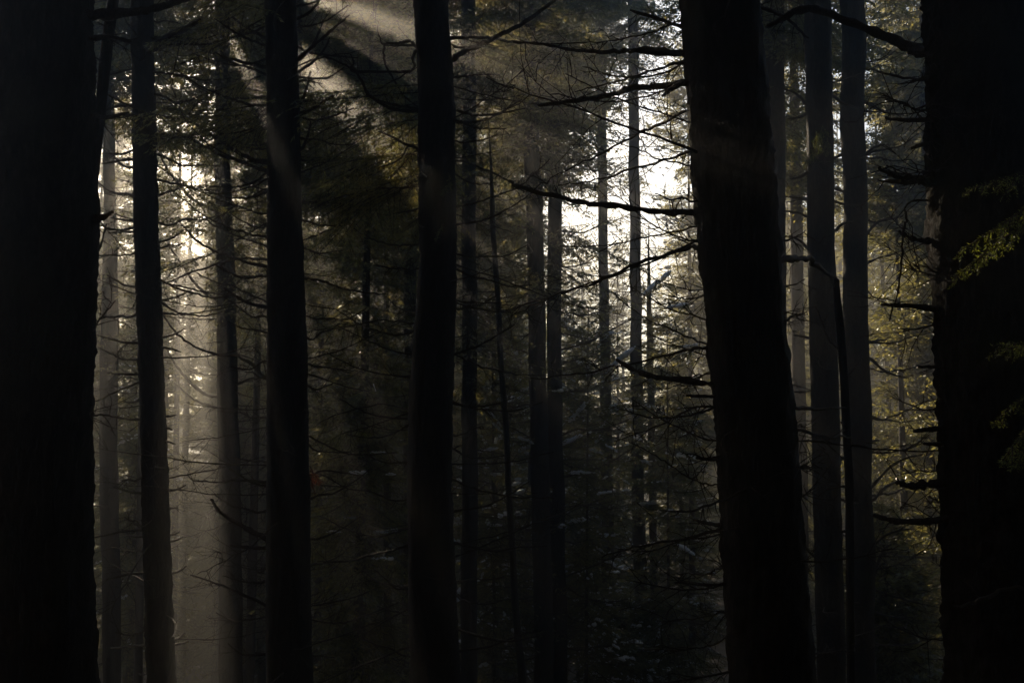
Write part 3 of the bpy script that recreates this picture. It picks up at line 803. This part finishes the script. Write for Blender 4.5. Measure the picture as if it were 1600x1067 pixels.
for k in range(4):
    live_bough(T['pole3'][1], T['pole3'][0].axis(zpx(12.6, rgl.uniform(20, 330))), rgl.uniform(R(-20), R(100)), R(rgl.uniform(-25, 5)), rgl.uniform(1.0, 2.4), rgl)
for k in range(14):
    live_bough(T['dark6'][1], T['dark6'][0].axis(zpx(12, rgl.uniform(-40, 200))), rgl.uniform(R(120), R(250)), R(rgl.uniform(-25, 5)), rgl.uniform(1.0, 2.2), rgl)

# ------------------------------------------------------------------ spruces farther back: boughs seen between the trunks
def back_tree(px, d, ztop_px, zbot_px, rad, nb, label, lod=1, keep=1.0, snow=0.0, tr_w=0.32, zbase_crown=None, profile=.8, name='spruce_tree', limbs=0):
    base = P(px, 700, d); x, y = base[0], base[1]
    gz = float(ground_z(x, y))
    top = P(px, ztop_px, d)[2]; bot = max(gz + .5, P(px, zbot_px, d)[2])
    rgk = np.random.default_rng(int(px * 7 + d * 13) % 100000)
    root = make_root(name, (x, y, gz), label, 'tree', 'spruces behind the trunks')
    lean = rgk.normal(size=2) * 0.012
    ax = lambda z: np.array([x + lean[0] * (z - gz), y + lean[1] * (z - gz), z])
    zs = np.linspace(gz - .3, top, 26)
    mb = MB(); tube(mb, np.array([ax(z) for z in zs]), np.linspace(tr_w / 2, .012, 26) * (1 + .05 * rgk.normal(size=26)), 10)
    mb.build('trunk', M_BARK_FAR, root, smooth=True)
    crown(root, ax, bot, top, rad, int(nb * 2.7), lod, keep=keep, rg=rgk, snow=snow, profile=profile)
    class _A: pass
    q = _A(); q.axis = ax; q.radius = lambda z: tr_w / 2 * max(.1, 1 - (z - gz) / max(1, top - gz))
    zl = max(gz + 1.0, P(px, 1080, d)[2]); zh = min(bot + 2.5, top)
    if zh - zl > 2:
        rand_limbs(root, q, int(min(30, 3.2 * (zh - zl))), zl, zh, .7, 2.3, rgk, r=.006 + .00045 * d, twigs=10, tr_=max(.003, .00019 * d))
    else:
        rand_limbs(root, q, 12, max(zl, bot), min(bot + 6, top), .8, 2.2, rgk, r=.006 + .00045 * d, twigs=10, tr_=max(.003, .00019 * d))
    return root

SNOWY = []
dense = back_tree(560, 21, -260, 1080, 2.1, 150, 'dense dark spruce filling the gap between the dark straight trunk and the crooked trunk', keep=.9, profile=.6)
back_tree(612, 29, -150, 420, 3.0, 110, 'spruce with sunlit golden boughs to the left of the crooked black trunk', keep=.9)
back_tree(500, 34, -200, 700, 3.2, 130, 'shaded spruce partly hidden by the dark straight trunk crossed by a beam', keep=.9)
back_tree(690, 40, -60, 1000, 3.2, 150, 'spruce almost wholly hidden behind the crooked black trunk')
back_tree(775, 33, -160, 480, 3.2, 140, 'spruce with hanging backlit boughs above the spindly dead sapling', keep=.85)
back_tree(790, 42, 400, 1020, 2.8, 150, 'low shaded spruce with snow patches behind the spindly dead sapling', snow=.95)
back_tree(905, 44, 395, 1010, 2.6, 170, 'snow-dusted young spruce between the close pair and the pale slender trunks', snow=.95)
back_tree(965, 50, 375, 1000, 2.4, 150, 'small pointed spruce topping out under the white patch of sky', snow=.8)
back_tree(1078, 38, 60, 700, 3.0, 190, 'hazy sunlit spruce on the right rim of the white sky patch', keep=.9, snow=.15, profile=.55)
back_tree(1065, 42, 560, 1030, 2.4, 150, 'dark low spruce tucked against the left side of the massive leaning trunk', snow=.8)
SNOWY.append(back_tree(775, 27, 470, 1080, 1.7, 95, 'shaded lacy young spruce dotted with snow right behind the spindly dead sapling', keep=.55, snow=.35, profile=.3, tr_w=.14))
SNOWY.append(back_tree(912, 28, 480, 1080, 1.6, 95, 'shaded lacy young spruce dotted with snow between the close pair and the thinner pale trunk', keep=.55, snow=.35, profile=.3, tr_w=.14))
SNOWY.append(back_tree(1040, 31, 500, 1080, 1.7, 95, 'dim lacy young spruce with snow flecks left of the massive leaning trunk', keep=.6, snow=.35, profile=.3, tr_w=.14))
back_tree(968, 30, 930, 1060, 1.7, 120, 'snowy bush-like spruce at the foot of the pale slender trunks', snow=.7)
back_tree(280, 36, -100, 560, 3.4, 150, 'sparkling backlit spruce above the bright beam of light', keep=.8)
back_tree(395, 28, -140, 520, 2.8, 110, 'lacy backlit spruce between the hazy brown trunk and the dark straight trunk', keep=.5)
back_tree(210, 33, 330, 1010, 2.2, 130, 'shaded spruce glinting in the slot left of the slim black trunk', keep=.8, snow=.2)
back_tree(120, 42, -100, 700, 3.4, 150, 'spruce standing behind the broad left trunk')
back_tree(345, 46, 420, 1010, 3.0, 140, 'far spruce dissolving in the foot of the bright beam', keep=.9)
back_tree(1240, 42, -80, 900, 3.2, 150, 'hazy spruce showing in slits on both sides of the dark trunk with the green tuft', keep=.85)
back_tree(1410, 25, 190, 1010, 2.4, 230, 'sunlit spruce with drooping olive boughs right of the sun-rimmed trunk', keep=.9, profile=.5)
back_tree(1400, 40, -120, 420, 3.2, 120, 'spruce with ragged boughs against bright sky at upper right', keep=.8)
back_tree(1432, 33, -160, 900, 2.9, 220, 'dense sunlit spruce behind the thin pole of a trunk, golden in the haze', profile=.5)
back_tree(1385, 19, 790, 1090, 1.4, 110, 'low dark spruce in shade at the foot of the sun-rimmed trunk', keep=.9)
back_tree(1530, 30, -120, 900, 3.0, 140, 'spruce mostly hidden behind the broad right trunk')
back_tree(-20, 30, -150, 900, 3.0, 140, 'spruce glinting along the far left edge of the view')

for px, d, zt, zb, label in [
    (70, 26, -560, 60, 'tall spruce right behind the broad left trunk, its boughs showing at the top left corner'),
    (228, 30, -480, 40, 'tall spruce hidden behind the slim black trunk, only its backlit boughs showing above'),
    (440, 24, -560, 260, 'tall spruce hidden behind the dark straight trunk with upswept dead branches'),
    (455, 38, -360, 120, 'tall farther spruce in line with the dark straight trunk, boughs against bright sky'),
    (350, 40, -340, 110, 'tall spruce in line with the hazy brown trunk, lacy against the glow'),
    (678, 27, -460, 330, 'tall spruce hidden behind the crooked black trunk, boughs spreading at its top'),
    (668, 48, -240, 420, 'far spruce in line with the crooked black trunk'),
    (733, 36, -330, 380, 'tall spruce in line with the straight slim dark trunk'),
    (812, 38, -260, 200, 'tall spruce rising behind the close pair, its boughs above the sky patch')]:
    back_tree(px, d, zt, zb, 3.4, 150, label, lod=1 if d < 35 else 2, tr_w=.3, keep=.58 if px < 360 else 1.0)

SNOWY.append(dense)
def laden(root, spots, d, rgk):
    """Boughs bent under clumps of snow."""
    base = np.array(root['_o']); pads = []
    for px, py, s, tilt in spots:
        tip = P(px, py, d + rgk.uniform(-.9, .3))
        o = base + np.array([0, 0, tip[2] - base[2] + rgk.uniform(-.1, .5)])
        v = tip - o; ln = np.linalg.norm(v) * 1.12; az = math.atan2(v[1], v[0]); el = math.asin(v[2] / np.linalg.norm(v)) + .10
        live_bough(root, o, az, el, max(.7, ln), rgk, lod=1, name='snowy_bough')
        X = unit(RIGHT * math.cos(R(tilt)) + UP * math.sin(R(tilt))); Y = FWD
        r = s * 1.05 / 2 / F * d
        for _ in range(8):
            pads.append((tip + X * rgk.normal() * r * .8 + np.array([0, 0, -.02]), X, Y, r * rgk.uniform(.35, .8)))
    snow_mesh(root, pads, rgk)
rgs = np.random.default_rng(15)
laden(SNOWY[0], [(770, 650, 16, -50), (785, 674, 14, -40), (764, 702, 12, 10), (800, 758, 12, 20), (828, 690, 12, -20), (740, 720, 10, 0), (752, 640, 10, 20), (815, 610, 10, 10), (775, 820, 10, 0)], 26.5, rgs)
laden(SNOWY[1], [(905, 642, 20, 45), (888, 690, 18, 25), (895, 815, 16, 10), (968, 563, 26, 40), (905, 738, 14, 0), (930, 705, 10, -20), (880, 500, 12, 5), (955, 700, 10, -30), (870, 610, 10, 0), (940, 770, 12, 10)], 27.5, rgs)
laden(SNOWY[2], [(1030, 440, 24, 40), (1060, 478, 14, 10), (985, 640, 12, -10), (1075, 860, 16, -30), (1080, 540, 12, 10), (1010, 720, 10, 0), (975, 750, 10, -30)], 30.5, rgs)
laden(SNOWY[3], [(585, 604, 10, -70), (555, 738, 12, 0), (592, 832, 14, 10), (545, 808, 10, 0), (598, 872, 10, 0), (588, 706, 9, 0), (520, 830, 9, 0), (610, 740, 9, 0)], 20.5, rgs)

# ------------------------------------------------------------------ the rest of the wood: one far mass and the surrounding stand that keeps the place dark
def forest_mass(name, spots, label, lod, nb, rad):
    mb = MB(); rgk = np.random.default_rng(21)
    Ls = []; Ws = []
    for x, y, h, cb in spots:
        gz = float(ground_z(x, y)); 
        tube(mb, np.array([[x, y, gz - .3], [x, y, gz + h * .5], [x, y, gz + h]]), np.array([.22, .15, .02]), 7, 1)
        for i in range(nb):
            t = rgk.random() ** .9; z = gz + cb + (h - cb) * t
            ln = rad * (1 - t) ** .75 * rgk.uniform(.7, 1.1) + .3
            Lc = min((0.8, 1.4, 2.1, 3.0), key=lambda q: abs(q - ln)); lf, wd = BOUGHS[lod, Lc][rgk.integers(4)]
            a = rgk.uniform(0, 2 * math.pi); el = R(-18 + 45 * t + rgk.normal() * 8)
            ca, sa, ce, se = math.cos(a), math.sin(a), math.cos(el), math.sin(el)
            X = np.array([ca * ce, sa * ce, se]); Y = np.array([-sa, ca, 0]); Z = np.cross(X, Y)
            Ls.append(lf * (ln / Lc) @ np.stack([X, Y, Z]).astype(np.float32) + np.array([x, y, z], np.float32))
    lf = np.concatenate(Ls); c = lf.mean(1); q = c - CAM
    dp = q @ FWD; rr_ = np.abs(q @ RIGHT) / np.maximum(dp, .01); uu_ = np.abs(q @ UP) / np.maximum(dp, .01)
    near = (dp > -0.5) & (dp < 30) & (rr_ < 0.66) & (uu_ < 0.50)        # no bough hangs in the clearing before the viewpoint
    near |= (np.abs(q).max(1) < 2.5)
    lf = lf[~in_gap(c) & ~near]
    mb.quads(lf, 0)
    o = mb.build(name, [M_LEAF, M_BARK_FAR], None, origin=(0, 0, 0))
    o['label'] = label; o['category'] = 'forest'; o['kind'] = 'stuff'
    return o
rgf = np.random.default_rng(4)
spots = []
for k in range(130):
    x = rgf.uniform(-75, 75); y = rgf.uniform(54, 95)
    px = 800 + F * x / y
    h = rgf.uniform(28, 35) if px < 800 else rgf.uniform(28, 34)
    if 850 < px < 1085: h = min(h, 27.0 + 0.11 * (y - 56) + rgf.uniform(-2.5, 1.0))
    spots.append((x, y, h, 2.0))
for k in range(30):
    y = rgf.uniform(50, 80); px = rgf.uniform(1150, 1560)
    spots.append(((px - 800) / F * y, y, rgf.uniform(26, 32), 1.5))
for k in range(44):
    y = rgf.uniform(56, 95); px = rgf.uniform(330, 835)
    spots.append(((px - 800) / F * y, y, rgf.uniform(29, 36), 1.5))
for k in range(22):
    y = rgf.uniform(46, 54); px = -150 + 930 * (k + rgf.random()) / 22
    spots.append(((px - 800) / F * y, y, rgf.uniform(30, 36), 3.0))
forest_mass('far_forest', spots, 'far dark spruce wood closing the view below the sky', 2, 190, 3.4)
spots = []
for k in range(160):
    y = rgf.uniform(-22, 34); x = rgf.choice([-1, 1]) * rgf.uniform(4, 26)
    if y > 2: x = math.copysign(abs(x) * .6 + y * .72 + 3.5, x)
    elif abs(x) < 3.0 and abs(y) < 4: continue
    spots.append((x, y, rgf.uniform(23, 29), 5.0))
for k in range(60):
    spots.append((rgf.uniform(-16, 16), rgf.uniform(-24, -3.2), rgf.uniform(22, 28), 4.0))
forest_mass('surrounding_forest', spots, 'dark spruce stand continuing round the viewpoint', 3, 150, 3.6)

# ------------------------------------------------------------------ haze
def build_haze(dens):
    mb = MB()
    x0, x1, y0, y1, z0, z1 = -185, 185, -75, 236, -16, 34
    gx = None
    v = np.array([[x, y, z] for z in (z0, z1) for y in (y0, y1) for x in (x0, x1)], float)
    f = np.array([[0, 2, 3, 1], [4, 5, 7, 6], [0, 1, 5, 4], [2, 6, 7, 3], [0, 4, 6, 2], [1, 3, 7, 5]])
    mb.add(v, f)
    m, nt, out = new_mat('haze')
    pv = nt.nodes.new('ShaderNodeVolumePrincipled')
    pv.inputs['Color'].default_value = (0.96, 0.94, 0.91, 1)
    pv.inputs['Density'].default_value = dens
    pv.inputs['Anisotropy'].default_value = 0.78
    nt.links.new(pv.outputs[0], out.inputs['Volume'])
    o = mb.build('haze', m, None, origin=(0, 0, 0))
    o['kind'] = 'stuff'; o['label'] = 'thin sunlit mist hanging among the trunks'; o['category'] = 'haze'
HAZE = 0.007
if HAZE > 0: build_haze(HAZE)

# ------------------------------------------------------------------ light, sky, camera
w = bpy.data.worlds.new('World'); scene.world = w; w.use_nodes = True
w.cycles.sampling_method = 'NONE'
nt = w.node_tree
bg = nt.nodes['Background']
sky = nt.nodes.new('ShaderNodeTexSky'); sky.sky_type = 'NISHITA'; sky.sun_disc = False
sky.sun_elevation = SUN_EL; sky.sun_rotation = SUN_AZ
sky.air_density = 1.2; sky.dust_density = 0.4; sky.ozone_density = 3.0
nt.links.new(sky.outputs[0], bg.inputs[0]); bg.inputs[1].default_value = 0.06
sd = bpy.data.lights.new('sun', 'SUN'); sd.energy = 5.0; sd.angle = R(0.5); sd.color = (1.0, 0.83, 0.60)
so = bpy.data.objects.new('sun', sd); COL.objects.link(so); so.location = (0, 0, 60)
so.rotation_euler = Vector(-S).to_track_quat('-Z', 'Y').to_euler()

cd = bpy.data.cameras.new('camera'); cd.sensor_width = 36.0; cd.lens = 35.0; cd.clip_start = 0.05; cd.clip_end = 1000
co = bpy.data.objects.new('camera', cd); COL.objects.link(co); co.location = CAM
co.rotation_euler = (R(90) + PITCH, 0, 0)
scene.camera = co

for o in ROOTS: del o['_o']
vs = scene.view_settings
vs.view_transform = 'Standard'; vs.look = 'None'; vs.gamma = 1.0; vs.exposure = 1.55
DENOISE = True
cy = scene.cycles
cy.use_denoising = DENOISE
try: cy.denoiser = 'OPENIMAGEDENOISE'
except Exception: pass
try: cy.denoising_input_passes = 'RGB_ALBEDO_NORMAL'; cy.denoising_prefilter = 'ACCURATE'
except Exception: pass
cy.max_bounces = 4; cy.diffuse_bounces = 2; cy.glossy_bounces = 2; cy.transmission_bounces = 2; cy.volume_bounces = 0
cy.transparent_max_bounces = 8
cy.sample_clamp_indirect = 2.0; cy.sample_clamp_direct = 4.0
cy.use_adaptive_sampling = True; cy.adaptive_threshold = 0.005
